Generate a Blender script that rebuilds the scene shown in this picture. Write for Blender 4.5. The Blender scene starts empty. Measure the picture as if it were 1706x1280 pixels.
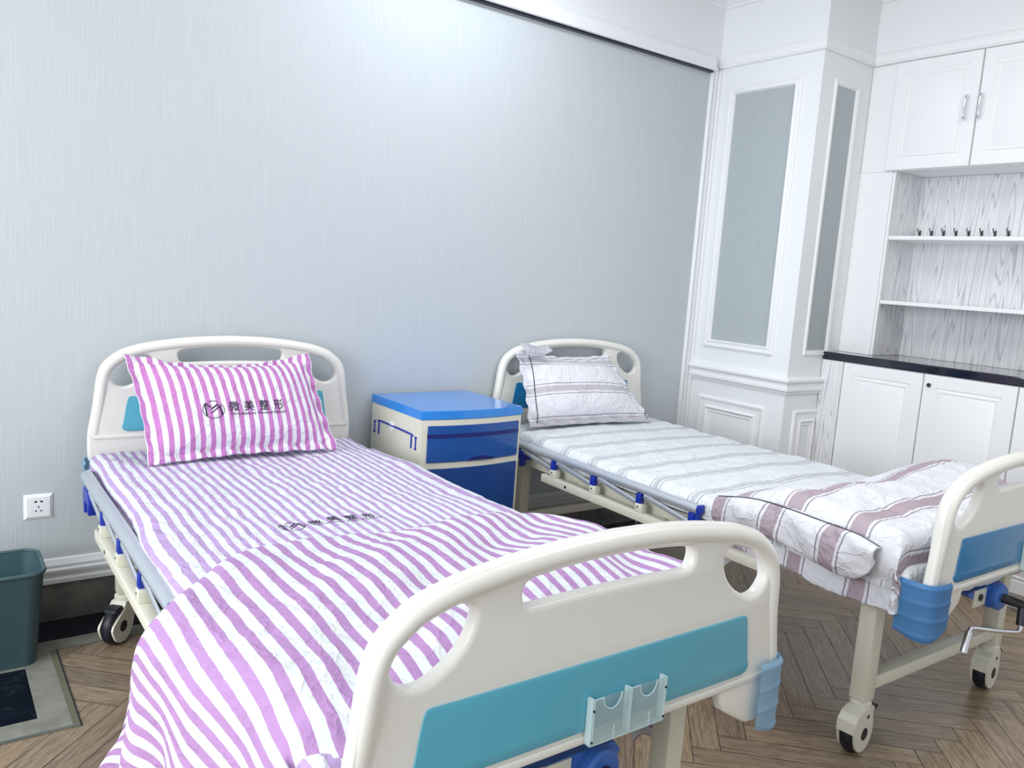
import bpy, bmesh, math, random
from mathutils import Vector, Matrix, noise
from mathutils.bvhtree import BVHTree
from mathutils.geometry import tessellate_polygon
random.seed(7)
SC = bpy.context.scene
C = SC.collection
PI = math.pi
R = math.radians

# ------------------------------------------------------------------ camera
CAM_Y, CAM_H = -3.0344, 1.298
YAW, PITCH, ROLL, F_PX = R(36.5357), R(7.8807), R(4.009), 1349.9
fwd = Vector((math.sin(YAW)*math.cos(PITCH), math.cos(YAW)*math.cos(PITCH), -math.sin(PITCH)))
rt0 = Vector((math.cos(YAW), -math.sin(YAW), 0)); up0 = rt0.cross(fwd)
rt = rt0*math.cos(ROLL) + up0*math.sin(ROLL)
up = -rt0*math.sin(ROLL) + up0*math.cos(ROLL)
cd = bpy.data.cameras.new('camera'); cam = bpy.data.objects.new('camera', cd); C.objects.link(cam)
m = Matrix.Identity(4)
for r in range(3):
    m[r][0] = rt[r]; m[r][1] = up[r]; m[r][2] = -fwd[r]
m[0][3], m[1][3], m[2][3] = 0.0, CAM_Y, CAM_H
cam.matrix_world = m
cd.sensor_fit = 'HORIZONTAL'; cd.sensor_width = 36.0
cd.lens = F_PX*36.0/1706.0; cd.clip_start = .05
SC.camera = cam

# ------------------------------------------------------------------ world, lights, exposure
def lin(c):
    return tuple(((x/255)/12.92 if x/255 <= .04045 else ((x/255+.055)/1.055)**2.4) for x in c)
w = bpy.data.worlds.new('world'); SC.world = w; w.use_nodes = True
bg = w.node_tree.nodes['Background']; bg.inputs[0].default_value = (.90, .95, 1.0, 1); bg.inputs[1].default_value = 0.50
def area(name, loc, target, sx, sy, power, col=(1, 1, 1), spread=None):
    l = bpy.data.lights.new(name, 'AREA'); l.shape = 'RECTANGLE'; l.size = sx; l.size_y = sy
    l.energy = power; l.color = col
    if spread: l.spread = R(spread)
    o = bpy.data.objects.new(name, l); C.objects.link(o); o.location = loc
    o.rotation_euler = (Vector(target)-Vector(loc)).to_track_quat('-Z', 'Y').to_euler()
    return o
area('daylight_from_left_window', (-2.1, -2.0, 1.7), (1.5, -1.6, 1.0), 2.4, 1.9, 78, (.94, .975, 1.0))
area('ceiling_panel_light', (2.3, -2.3, 2.77), (2.3, -2.3, 0), 1.4, 1.4, 17, (1, .985, .96))
area('ceiling_panel_light_near_wall', (1.72, -.60, 2.77), (1.72, -.46, 0), .8, .16, 8.5, (.88, .94, 1.0))
SC.view_settings.view_transform = 'Standard'; SC.view_settings.look = 'None'
SC.view_settings.exposure = 0.46; SC.view_settings.gamma = 1.0; SC.view_settings.use_curve_mapping = False

# ------------------------------------------------------------------ materials
def mat(name, rgb, rough=.5, metal=0, spec=.5, alpha=1, coat=0, trans=0):
    m = bpy.data.materials.new(name); m.use_nodes = True
    b = m.node_tree.nodes['Principled BSDF']
    b.inputs['Base Color'].default_value = (*lin(rgb), 1)
    b.inputs['Roughness'].default_value = rough; b.inputs['Metallic'].default_value = metal
    b.inputs['Specular IOR Level'].default_value = spec
    b.inputs['Alpha'].default_value = alpha
    b.inputs['Coat Weight'].default_value = coat
    b.inputs['Transmission Weight'].default_value = trans
    return m
def N(m, t, **k):
    n = m.node_tree.nodes.new(t)
    for a, v in k.items(): setattr(n, a, v)
    return n
def bsdf(m): return m.node_tree.nodes['Principled BSDF']
def lk(m, a, b): m.node_tree.links.new(a, b)
def coords(m, scale, kind='Object'):
    tc = N(m, 'ShaderNodeTexCoord'); mp = N(m, 'ShaderNodeMapping')
    mp.inputs['Scale'].default_value = scale; lk(m, tc.outputs[kind], mp.inputs[0]); return mp.outputs[0]
def noise_tex(m, vec, scale, detail=3, rough=.5):
    n = N(m, 'ShaderNodeTexNoise'); n.inputs['Scale'].default_value = scale
    n.inputs['Detail'].default_value = detail; n.inputs['Roughness'].default_value = rough
    lk(m, vec, n.inputs['Vector']); return n.outputs['Fac']
def ramp(m, fac, stops):
    r = N(m, 'ShaderNodeValToRGB'); el = r.color_ramp.elements
    while len(el) < len(stops): el.new(.5)
    for e, (p, c) in zip(el, stops): e.position = p; e.color = (*c, 1) if len(c) == 3 else c
    lk(m, fac, r.inputs[0]); return r.outputs[0]
def bump(m, h, strength, dist=.01):
    b = N(m, 'ShaderNodeBump'); b.inputs['Strength'].default_value = strength; b.inputs['Distance'].default_value = dist
    lk(m, h, b.inputs['Height']); lk(m, b.outputs[0], bsdf(m).inputs['Normal'])
def mth(m, op, a, b=None, c=None):
    n = N(m, 'ShaderNodeMath', operation=op)
    for i, x in enumerate((a, b, c)):
        if x is None: continue
        if isinstance(x, (int, float)): n.inputs[i].default_value = x
        else: lk(m, x, n.inputs[i])
    return n.outputs[0]
def mixc(m, fac, a, b):
    n = N(m, 'ShaderNodeMix', data_type='RGBA')
    if isinstance(fac, (int, float)): n.inputs[0].default_value = fac
    else: lk(m, fac, n.inputs[0])
    for i, x in ((6, a), (7, b)):
        if isinstance(x, tuple): n.inputs[i].default_value = (*x, 1)
        else: lk(m, x, n.inputs[i])
    return n.outputs[2]

def wallpaper_mat(name, a, b):
    m = mat(name, a, .6, spec=.3)
    v = coords(m, (190, 190, 2.6)); f = noise_tex(m, v, 1.6, 4, .65)
    c = ramp(m, f, [(.3, lin(b)), (.7, lin(a))]); lk(m, c, bsdf(m).inputs['Base Color']); bump(m, f, .35, .004); return m
M_PAPER = wallpaper_mat('ribbed_grey_wallpaper', (200, 206, 210), (190, 197, 202))
M_PAPER2 = wallpaper_mat('ribbed_grey_wallpaper_panel', (180, 188, 191), (169, 177, 181))
M_WHITE = mat('white_painted_trim', (240, 241, 243), .35)
M_WALL = mat('white_painted_wall', (236, 238, 240), .6)
M_CEIL = mat('ceiling_white', (240, 241, 242), .8)
M_UNDER = mat('black_gloss_strip', (16, 18, 40), .12)
M_CREAM = mat('cream_powder_coat', (226, 224, 208), .38)
M_ABS = mat('ivory_abs_plastic', (232, 231, 224), .27, coat=.25)
M_ALU = mat('brushed_aluminium', (196, 203, 212), .34, .55)
M_CHROME = mat('chrome', (225, 225, 230), .12, 1)
M_STEEL = mat('brushed_steel_strip', (150, 152, 145), .35, .8)
M_BLACK = mat('black_rubber', (18, 20, 34), .45)
M_DKBLUE = mat('blue_nylon_fitting', (22, 50, 165), .35)
M_NSBLUE = mat('blue_abs_drawer', (2, 76, 156), .28, coat=.3)
M_NSTOP = mat('blue_abs_top', (30, 136, 226), .2, coat=.6)
M_GROOVE = mat('deep_blue_groove', (8, 30, 110), .5)
M_BIN = mat('dark_green_grey_plastic', (66, 92, 98), .4)
M_PLASTIC = mat('white_switch_plastic', (242, 243, 248), .25)
M_DARK = mat('dark_slot', (14, 14, 24), .6)
M_INK = mat('dark_violet_print_ink', (38, 22, 58), .6)
M_DECK = mat('grey_mattress_deck', (70, 74, 82), .7)
M_GRANITE = mat('black_granite', (12, 16, 34), .08, coat=.5)
v = coords(M_GRANITE, (1, 1, 1)); f = noise_tex(M_GRANITE, v, 300, 2)
lk(M_GRANITE, ramp(M_GRANITE, f, [(.55, lin((10, 13, 30))), (.75, lin((50, 56, 84)))]), bsdf(M_GRANITE).inputs['Base Color'])

def stone(name, a, b, sc=14, vein=None, rough=.3):
    m = mat(name, a, rough); v = coords(m, (1, 1, 1)); f = noise_tex(m, v, sc, 6, .6)
    c = ramp(m, f, [(.3, lin(a)), (.7, lin(b))])
    if vein:
        g = noise_tex(m, v, 5, 8, .6); d = mth(m, 'ABSOLUTE', mth(m, 'SUBTRACT', g, .5))
        k = ramp(m, d, [(0, (1, 1, 1)), (.008, (0, 0, 0))]); c = mixc(m, k, c, lin(vein))
    lk(m, c, bsdf(m).inputs['Base Color']); return m
M_STONE = stone('grey_stone_border', (128, 128, 118), (158, 158, 148))
M_SKIRT = stone('brown_grey_marble_skirting', (84, 84, 84), (132, 128, 122), 7, rough=.25)
M_MARBLE = stone('black_marble', (7, 9, 26), (18, 22, 36), 9, (46, 50, 58), .15)

M_WOOD = mat('herringbone_oak_parquet', (150, 128, 106), .3, coat=.15)
def setup_wood():
    m = M_WOOD; uv = N(m, 'ShaderNodeUVMap'); at = N(m, 'ShaderNodeAttribute'); at.attribute_name = 'tone'
    mp = N(m, 'ShaderNodeMapping'); mp.inputs['Scale'].default_value = (2.2, 26, 1); lk(m, uv.outputs[0], mp.inputs[0])
    cb = N(m, 'ShaderNodeCombineXYZ'); lk(m, mth(m, 'MULTIPLY', at.outputs['Fac'], 37.0), cb.inputs[2])
    va = N(m, 'ShaderNodeVectorMath', operation='ADD'); lk(m, mp.outputs[0], va.inputs[0]); lk(m, cb.outputs[0], va.inputs[1])
    g = noise_tex(m, va.outputs[0], 1.0, 5, .6)
    mp2 = N(m, 'ShaderNodeMapping'); mp2.inputs['Scale'].default_value = (5, 90, 1); lk(m, uv.outputs[0], mp2.inputs[0])
    va2 = N(m, 'ShaderNodeVectorMath', operation='ADD'); lk(m, mp2.outputs[0], va2.inputs[0]); lk(m, cb.outputs[0], va2.inputs[1])
    g2 = noise_tex(m, va2.outputs[0], 1.0, 3, .6)
    rings = mth(m, 'FRACT', mth(m, 'MULTIPLY', g, 9.0))
    rings = mth(m, 'ABSOLUTE', mth(m, 'SUBTRACT', rings, .5))
    h = mth(m, 'ADD', mth(m, 'MULTIPLY', rings, .9), mth(m, 'MULTIPLY', g2, .6))
    c = ramp(m, h, [(.15, lin((112, 94, 78))), (.45, lin((150, 131, 110))), (.8, lin((172, 154, 132)))])
    tone = ramp(m, at.outputs['Fac'], [(0, (.78, .78, .80)), (.5, (.95, .93, .9)), (1, (1.12, 1.08, 1.02))])
    mx = N(m, 'ShaderNodeMix', data_type='RGBA', blend_type='MULTIPLY'); mx.inputs[0].default_value = 1
    lk(m, c, mx.inputs[6]); lk(m, tone, mx.inputs[7]); lk(m, mx.outputs[2], bsdf(m).inputs['Base Color'])
    bump(m, h, .25, .002)
setup_wood()
M_GAP = mat('dark_joint', (52, 44, 40), .8)

def grain_mat():
    m = mat('white_ash_grain_laminate', (236, 236, 238), .35)
    v = coords(m, (9, 9.0, .62)); g = noise_tex(m, v, 1.35, 1.2, .4)
    rr = mth(m, 'FRACT', mth(m, 'MULTIPLY', g, 20.0)); rr = mth(m, 'ABSOLUTE', mth(m, 'SUBTRACT', rr, .5))
    k = ramp(m, rr, [(.0, (1, 1, 1)), (.13, (.25, .25, .25)), (.24, (0, 0, 0))])
    v2 = coords(m, (1, 130, 5)); g2 = noise_tex(m, v2, 1.5, 3, .7)
    k2 = ramp(m, g2, [(.45, (0, 0, 0)), (.8, (.45, .45, .45))])
    c = mixc(m, k, lin((236, 236, 238)), lin((188, 189, 196))); c = mixc(m, k2, c, lin((200, 201, 208)))
    lk(m, c, bsdf(m).inputs['Base Color']); return m
M_GRAIN = grain_mat()

def crease(m, k):
    v = coords(m, (1, 1, 1)); n1 = noise_tex(m, v, 45, 5, .6)
    w_ = N(m, 'ShaderNodeVectorMath', operation='ADD'); wn = N(m, 'ShaderNodeTexNoise'); wn.inputs['Scale'].default_value = 6; lk(m, v, wn.inputs['Vector'])
    sc_ = N(m, 'ShaderNodeVectorMath', operation='SCALE'); sc_.inputs['Scale'].default_value = .12; lk(m, wn.outputs['Color'], sc_.inputs[0])
    lk(m, v, w_.inputs[0]); lk(m, sc_.outputs[0], w_.inputs[1])
    n2 = noise_tex(m, w_.outputs[0], 14, 3, .55)
    c2 = mth(m, 'POWER', mth(m, 'SUBTRACT', 1.0, mth(m, 'MULTIPLY', mth(m, 'ABSOLUTE', mth(m, 'SUBTRACT', n2, .5)), 2.0)), 14.0)
    h = mth(m, 'ADD', mth(m, 'MULTIPLY', n1, .5), mth(m, 'MULTIPLY', c2, .8))
    bump(m, h, k*1.6, .008)
def stripe_mat(name, pink, white, period, duty=.5, phase=0.0, wr=.3):
    m = mat(name, white, .78, spec=.2); uv = N(m, 'ShaderNodeUVMap'); s = N(m, 'ShaderNodeSeparateXYZ'); lk(m, uv.outputs[0], s.inputs[0])
    wob = noise_tex(m, coords(m, (1, 1, 1)), 60, 2)
    x = mth(m, 'ADD', mth(m, 'DIVIDE', s.outputs[0], period), phase)
    x = mth(m, 'ADD', x, mth(m, 'MULTIPLY', mth(m, 'SUBTRACT', wob, .5), .06))
    f = mth(m, 'FRACT', x); k = ramp(m, mth(m, 'ABSOLUTE', mth(m, 'SUBTRACT', f, .5)), [(duty/2-.012, (1, 1, 1)), (duty/2+.012, (0, 0, 0))])
    mot = noise_tex(m, coords(m, (1, 1, 1)), 22, 4)
    pk = ramp(m, mot, [(.3, tuple(a*.93 for a in lin(pink))), (.7, tuple(min(1, a*1.06) for a in lin(pink)))])
    c = mixc(m, k, lin(white), pk); lk(m, c, bsdf(m).inputs['Base Color'])
    crease(m, wr)
    return m
M_SHEET1 = stripe_mat('lilac_striped_cotton_sheet', (182, 156, 200), (220, 223, 229), .0300, .46, 0)
M_QUILT1 = stripe_mat('lilac_striped_cotton_quilt', (176, 137, 186), (218, 223, 226), .0396, .48, .29, .22)
M_PIL1 = stripe_mat('orchid_striped_pillowcase', (192, 126, 188), (228, 229, 234), .0325, .5, .2)
M_HEM = mat('orchid_pillow_border', (206, 122, 196), .75)

def band_mat(name, base, band, line, period, half, phase, axis=1, lines=True):
    m = mat(name, base, .7, spec=.25); uv = N(m, 'ShaderNodeUVMap'); s = N(m, 'ShaderNodeSeparateXYZ'); lk(m, uv.outputs[0], s.inputs[0])
    wob = noise_tex(m, coords(m, (1, 1, 1)), 9, 2)
    x = mth(m, 'ADD', mth(m, 'DIVIDE', s.outputs[axis], period), phase)
    x = mth(m, 'ADD', x, mth(m, 'MULTIPLY', mth(m, 'SUBTRACT', wob, .5), .05))
    d = mth(m, 'MULTIPLY', mth(m, 'ABSOLUTE', mth(m, 'SUBTRACT', mth(m, 'FRACT', x), .5)), period)
    k = ramp(m, mth(m, 'DIVIDE', d, .1), [(half*10-.008, (1, 1, 1)), (half*10+.008, (0, 0, 0))])
    c = mixc(m, k, lin(base), lin(band))
    e = mth(m, 'ABSOLUTE', mth(m, 'SUBTRACT', d, half+.0105))
    k2 = ramp(m, mth(m, 'DIVIDE', e, .1), [(.016, (1, 1, 1)), (.028, (0, 0, 0))])
    c = mixc(m, k2, c, lin(line))
    lk(m, c, bsdf(m).inputs['Base Color'])
    crease(m, .3)
    return m
M_SHEET2 = band_mat('white_sheet_grey_bands', (222, 226, 230), (192, 194, 200), (160, 162, 172), .176, .012, .5-.36/.176+.02)
M_QUILT2 = band_mat('white_quilt_mauve_bands', (222, 223, 230), (174, 158, 168), (146, 138, 148), .200, .0235, .425)
M_PIL2 = band_mat('white_pillowcase_grey_bands', (228, 229, 236), (194, 190, 196), (166, 162, 170), .150, .0140, .40, 1)
M_PIPE = mat('charcoal_piping', (48, 46, 60), .7)

# ------------------------------------------------------------------ mesh helpers
def obj(name, bm, m=None, parent=None, smooth=None, mats=None):
    me = bpy.data.meshes.new(name); bm.normal_update(); bm.to_mesh(me); bm.free()
    if mats:
        for q in mats: me.materials.append(q)
    elif m: me.materials.append(m)
    if smooth is not None:
        for p in me.polygons: p.use_smooth = True
        if smooth < 179: me.set_sharp_from_angle(angle=R(smooth))
    o = bpy.data.objects.new(name, me); C.objects.link(o)
    if parent: o.parent = parent
    return o
def thing(name, label, cat, loc=(0, 0, 0), rz=0, group=None):
    o = bpy.data.objects.new(name, None); C.objects.link(o); o.location = loc; o.rotation_euler = (0, 0, rz)
    o['label'] = label; o['category'] = cat
    if group: o['group'] = group
    return o
def tag(o, label, cat, group=None):
    o['label'] = label; o['category'] = cat
    if group: o['group'] = group
    return o
def struct(name, bm, m, smooth=None, mats=None):
    o = obj(name, bm, m, None, smooth, mats); o['kind'] = 'structure'; return o
def box(bm, x0, x1, y0, y1, z0, z1, bev=0, mi=0, seg=2):
    if x0 > x1: x0, x1 = x1, x0
    if y0 > y1: y0, y1 = y1, y0
    if z0 > z1: z0, z1 = z1, z0
    r = bmesh.ops.create_cube(bm, size=1)
    vs = r['verts']
    for v in vs: v.co = Vector((x0+(v.co.x+.5)*(x1-x0), y0+(v.co.y+.5)*(y1-y0), z0+(v.co.z+.5)*(z1-z0)))
    fs = list({f for v in vs for f in v.link_faces})
    for f in fs: f.material_index = mi
    if bev:
        es = list({e for v in vs for e in v.link_edges})
        r = bmesh.ops.bevel(bm, geom=es, offset=bev, segments=seg, affect='EDGES', profile=.5)
        for f in r['faces']: f.material_index = mi
def B(*a, **k):
    bm = bmesh.new(); box(bm, *a, **k); return bm
def tube(bm, pts, r, seg=12, closed=False, ry=None, caps=True, mi=0, upv=None):
    """sweep an ellipse (r sideways, ry along the frame's second axis) along pts"""
    pts = [Vector(p) for p in pts]; n = len(pts); rings = []
    ry = ry or r; prev = Vector(upv) if upv else None
    rr = r if isinstance(r, (list, tuple)) else [r]*n
    ryy = ry if isinstance(ry, (list, tuple)) else [ry]*n
    for i, p in enumerate(pts):
        if closed: t = (pts[(i+1) % n]-pts[i-1]).normalized()
        elif i == 0: t = (pts[1]-p).normalized()
        elif i == n-1: t = (p-pts[i-1]).normalized()
        else: t = ((pts[i+1]-p).normalized()+(p-pts[i-1]).normalized()).normalized()
        if prev is None: prev = Vector((0, 0, 1)) if abs(t.z) < .9 else Vector((0, 1, 0))
        a = t.cross(prev)
        if a.length < 1e-5: a = t.orthogonal()
        a.normalize(); b = a.cross(t).normalized()
        if not upv: prev = b
        rings.append([bm.verts.new(p+a*math.cos(2*PI*k/seg)*rr[i]+b*math.sin(2*PI*k/seg)*ryy[i]) for k in range(seg)])
    for i in range(n if closed else n-1):
        A, D = rings[i], rings[(i+1) % n]
        for k in range(seg):
            f = bm.faces.new((A[k], A[(k+1) % seg], D[(k+1) % seg], D[k])); f.material_index = mi
    if caps and not closed:
        f = bm.faces.new(rings[0][::-1]); f.material_index = mi; f = bm.faces.new(rings[-1]); f.material_index = mi
def T(pts, r, **k):
    bm = bmesh.new(); tube(bm, pts, r, **k); return bm
def smoothpath(pts, n=6):
    """Catmull-Rom through pts"""
    P = [Vector(p) for p in pts]; out = []
    for i in range(len(P)-1):
        p0, p1, p2, p3 = P[max(i-1, 0)], P[i], P[i+1], P[min(i+2, len(P)-1)]
        for j in range(n):
            t = j/n
            out.append(.5*((2*p1)+(p2-p0)*t+(2*p0-5*p1+4*p2-p3)*t*t+(3*p1-p0-3*p2+p3)*t**3))
    out.append(P[-1]); return out
def lathe(bm, prof, cx, cy, cz, axis='z', seg=24, mi=0):
    """prof: (radius, height) pairs"""
    rings = []
    for r, h in prof:
        ring = []
        for k in range(seg):
            a = 2*PI*k/seg; c, s = math.cos(a)*r, math.sin(a)*r
            if axis == 'z': p = (cx+c, cy+s, cz+h)
            elif axis == 'x': p = (cx+h, cy+c, cz+s)
            else: p = (cx+c, cy+h, cz+s)
            ring.append(bm.verts.new(p))
        rings.append(ring)
    for A, D in zip(rings, rings[1:]):
        for k in range(seg):
            f = bm.faces.new((A[k], A[(k+1) % seg], D[(k+1) % seg], D[k])); f.material_index = mi
    f = bm.faces.new(rings[0][::-1]); f.material_index = mi; f = bm.faces.new(rings[-1]); f.material_index = mi
def loft_rect(bm, O, U, V, Nn, u0, u1, v0, v1, loops, cap=True, mi=0, back=True):
    """concentric rectangle loops (inset, height) on the plane O,U,V with normal Nn"""
    O, U, V, Nn = Vector(O), Vector(U), Vector(V), Vector(Nn); rings = []
    for ins, h in loops:
        rings.append([bm.verts.new(O+U*a+V*b+Nn*h) for a, b in
                      ((u0+ins, v0+ins), (u1-ins, v0+ins), (u1-ins, v1-ins), (u0+ins, v1-ins))])
    for A, D in zip(rings, rings[1:]):
        for k in range(4):
            f = bm.faces.new((A[k], A[(k+1) % 4], D[(k+1) % 4], D[k])); f.material_index = mi
    if cap: f = bm.faces.new(rings[-1]); f.material_index = mi
def sweep_profile(bm, prof, path, out, mi=0):
    """profile (d, z) swept along a horizontal polyline; out = list of outward (miter) vectors per vertex"""
    rings = [[bm.verts.new(Vector((p[0]+o[0]*d, p[1]+o[1]*d, z))) for d, z in prof] for p, o in zip(path, out)]
    for A, D in zip(rings, rings[1:]):
        for k in range(len(prof)-1):
            f = bm.faces.new((A[k], D[k], D[k+1], A[k+1])); f.material_index = mi
def prism(bm, poly, axis, a, b, mi=0):
    """extrude a simple 2D polygon; axis 'x': poly is (y,z), 'y': (x,z), 'z': (x,y)"""
    def P(p, h):
        return {'x': (h, p[0], p[1]), 'y': (p[0], h, p[1]), 'z': (p[0], p[1], h)}[axis]
    A = [bm.verts.new(P(p, a)) for p in poly]; D = [bm.verts.new(P(p, b)) for p in poly]
    fs = []
    for k in range(len(poly)):
        fs.append(bm.faces.new((A[k], A[(k+1) % len(poly)], D[(k+1) % len(poly)], D[k])))
    fs.append(bm.faces.new(A[::-1])); fs.append(bm.faces.new(D))
    bmesh.ops.recalc_face_normals(bm, faces=fs)
    for f in fs: f.material_index = mi
def rrect(x0, x1, y0, y1, r, n=5):
    out = []
    for cx, cy, a0 in ((x1-r, y1-r, 0), (x0+r, y1-r, 90), (x0+r, y0+r, 180), (x1-r, y0+r, 270)):
        for k in range(n+1):
            a = R(a0+90*k/n); out.append((cx+r*math.cos(a), cy+r*math.sin(a)))
    return out
def curve_plate(outer, holes, half, bev, res=3):
    """flat 2-D plate with holes and rounded rims, as a bmesh in the XY plane"""
    cu = bpy.data.curves.new('tmp', 'CURVE'); cu.dimensions = '2D'; cu.fill_mode = 'BOTH'
    for poly in [outer]+holes:
        sp = cu.splines.new('POLY'); sp.points.add(len(poly)-1)
        for p, q in zip(sp.points, poly): p.co = (q[0], q[1], 0, 1)
        sp.use_cyclic_u = True
    cu.extrude = max(half-bev, 0); cu.bevel_depth = bev; cu.bevel_resolution = res; cu.offset = -bev
    o = bpy.data.objects.new('tmp', cu); C.objects.link(o)
    dg = bpy.context.evaluated_depsgraph_get(); me = bpy.data.meshes.new_from_object(o.evaluated_get(dg))
    bm = bmesh.new(); bm.from_mesh(me); bpy.data.objects.remove(o); bpy.data.meshes.remove(me)
    bmesh.ops.remove_doubles(bm, verts=bm.verts, dist=1e-5)
    for f in bm.faces: f.material_index = 0
    return bm
def text_mesh(s, size, bold=0.0):
    cu = bpy.data.curves.new('tmp', 'FONT'); cu.body = s; cu.size = size; cu.offset = bold; cu.resolution_u = 3
    o = bpy.data.objects.new('tmp', cu); C.objects.link(o)
    dg = bpy.context.evaluated_depsgraph_get(); me = bpy.data.meshes.new_from_object(o.evaluated_get(dg))
    V = [(v.co.x, v.co.y) for v in me.vertices]; Fc = [tuple(p.vertices) for p in me.polygons]
    bpy.data.objects.remove(o); bpy.data.meshes.remove(me); return V, Fc
def fbm(x, y, z=0, o=3):
    return noise.fractal(Vector((x, y, z)), 1.0, 2.0, o, noise_basis='PERLIN_ORIGINAL')
def sstep(a, b, x):
    t = min(1, max(0, (x-a)/(b-a))); return t*t*(3-2*t)
def lerpc(tab, x):
    if x <= tab[0][0]: return tab[0][1]
    if x >= tab[-1][0]: return tab[-1][1]
    n = len(tab)
    for i in range(n-1):
        a, va = tab[i]; b, vb = tab[i+1]
        if x <= b:
            def tan(k):
                if k == 0: return (tab[1][1]-tab[0][1])/(tab[1][0]-tab[0][0])
                if k == n-1: return (tab[-1][1]-tab[-2][1])/(tab[-1][0]-tab[-2][0])
                return (tab[k+1][1]-tab[k-1][1])/(tab[k+1][0]-tab[k-1][0])
            h = b-a; t = (x-a)/h; m0, m1 = tan(i)*h, tan(i+1)*h
            return (2*t**3-3*t*t+1)*va+(t**3-2*t*t+t)*m0+(-2*t**3+3*t*t)*vb+(t**3-t*t)*m1

# ------------------------------------------------------------------ the setting
XL, YF, XK, YK, XC = -2.4, -4.6, 3.475, -.629, 3.895
HR = 2.80
# floor: herringbone planks, every plank a face with its own grain direction
bm = bmesh.new(); uvl = bm.loops.layers.uv.new('UVMap'); tl = bm.faces.layers.float.new('tone')
W_, n_ = .0808, 6; g_ = .0011; s2 = math.sqrt(.5)
ox, oy = 2.772, -1.3145
def fl(a, b): return Vector((ox+(a-b)*s2*W_, oy+(a+b)*s2*W_, 0))
rng = random.Random(3)
def plank(a0, a1, b0, b1, along):
    e = g_/W_
    q = [fl(-a0-1-e, b0+e), fl(-a0-1-e, b1-e), fl(-a1-1+e, b1-e), fl(-a1-1+e, b0+e)]
    c = (q[0]+q[2])/2
    if not (XL-.2 < c.x < 4.5 and YF-.2 < c.y < .15): return
    f = bm.faces.new([bm.verts.new(p) for p in q]); f[tl] = rng.random()
    o1, o2 = rng.random()*9, rng.random()*9
    uv = [(a0, b0), (a0, b1), (a1, b1), (a1, b0)]
    for l, (a, b) in zip(f.loops, uv):
        l[uvl].uv = ((a-a0)*W_+o1, (b-b0)*W_+o2) if along else ((b-b0)*W_+o1, (a-a0)*W_+o2)
for j in range(-90, 90):
    for k in range(-16, 16):
        a0 = j+2*n_*k
        plank(a0, a0+n_, j, j+1, True)
for i in range(-90, 90):
    for k in range(-16, 16):
        b0 = i+1+2*n_*k
        plank(i, i+1, b0, b0+n_, False)
box(bm, XL, 4.5, YF, .15, -.05, -.0012, mi=1)
o = struct('floor', bm, None, mats=[M_WOOD, M_GAP])

# stone border, marble inlay and metal strips let into the floor
bm = bmesh.new()
box(bm, XL, XK, -.172, 0, -.01, .0015)
struct('trim_1', bm, M_MARBLE)
bm = bmesh.new()
for a in ((XL, XK, -.243, -.172), (XL, .312, -.338, -.243), (.236, .312, -.729, -.338), (XL, .236, -.729, -.652)):
    box(bm, a[0], a[1], a[2], a[3], -.01, .0018)
struct('trim_2', bm, M_STONE)
bm = bmesh.new(); box(bm, XL, .236, -.652, -.338, -.01, .0017); struct('trim_3', bm, M_MARBLE)
bm = bmesh.new()
box(bm, .3125, .3285, -.742, -.2435, -.01, .0022); box(bm, .3285, .3315, -.745, -.2435, -.01, .003, mi=1)
box(bm, XL, .3285, -.7425, -.7295, -.01, .0026, mi=2); box(bm, .3315, .62, -.2465, -.2435, -.01, .003, mi=2)
struct('trim_4', bm, None, mats=[mat('olive_stone_edge', (112, 112, 92), .4), M_DARK, M_STEEL])

# back wall
bm = bmesh.new(); box(bm, XL, XK+.5, 0, .12, 0, 2.405); box(bm, XL, XK+.5, 0, .12, 2.405, HR, mi=1)
struct('wall_back', bm, None, mats=[M_PAPER, M_WALL])
bm = bmesh.new(); box(bm, XL, XK, -.012, .0, 0, .136, bev=.002); struct('trim_5', bm, M_SKIRT)
prof = [(0, .136), (.02, .136), (.021, .150), (.014, .156), (.018, .166), (.024, .176), (.024, .184), (.017, .190), (.019, .200), (.012, .210), (.010, .218), (0, .221)]
bm = bmesh.new(); sweep_profile(bm, prof, [(XL, 0), (3.40, 0)], [(0, -1)]*2); struct('baseboard_back', bm, M_WHITE, 35)
# picture rail with a black glossy strip set below it
prof = [(.0, 2.4175), (.030, 2.412), (.036, 2.416), (.037, 2.424), (.028, 2.430), (.022, 2.440), (.024, 2.456), (.016, 2.480), (.006, 2.492), (0, 2.494)]
bm = bmesh.new(); sweep_profile(bm, prof, [(XL, 0), (3.42, 0)], [(0, -1)]*2)
box(bm, XL, 3.40, -.024, 0, 2.404, 2.4125, mi=1)
struct('trim_6', bm, None, 40, mats=[M_WHITE, M_UNDER])
# corner trim (vertical) beside the column
bm = bmesh.new()
for x0, x1, d in ((3.402, 3.470, .012), (3.404, 3.412, .022), (3.424, 3.446, .018), (3.457, 3.475, .024)): box(bm, x0, x1, -d, 0, .13, 2.43, bev=.003)
struct('trim_7', bm, M_WHITE, 40)
# column: two faces, then the wall above the cabinets
bm = bmesh.new(); box(bm, XK, 4.30, YK, 0.12, 0, HR); struct('wall_right', bm, M_WALL)
bm = bmesh.new(); box(bm, XC, 4.30, YF, YK, 2.432, HR); box(bm, 4.16, 4.30, YF, YK, 0, 2.432); struct('wall_cabinet_side', bm, M_WALL)
bm = bmesh.new(); box(bm, XL, 4.30, YF, .12, HR, HR+.08); struct('ceiling', bm, M_CEIL)
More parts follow.
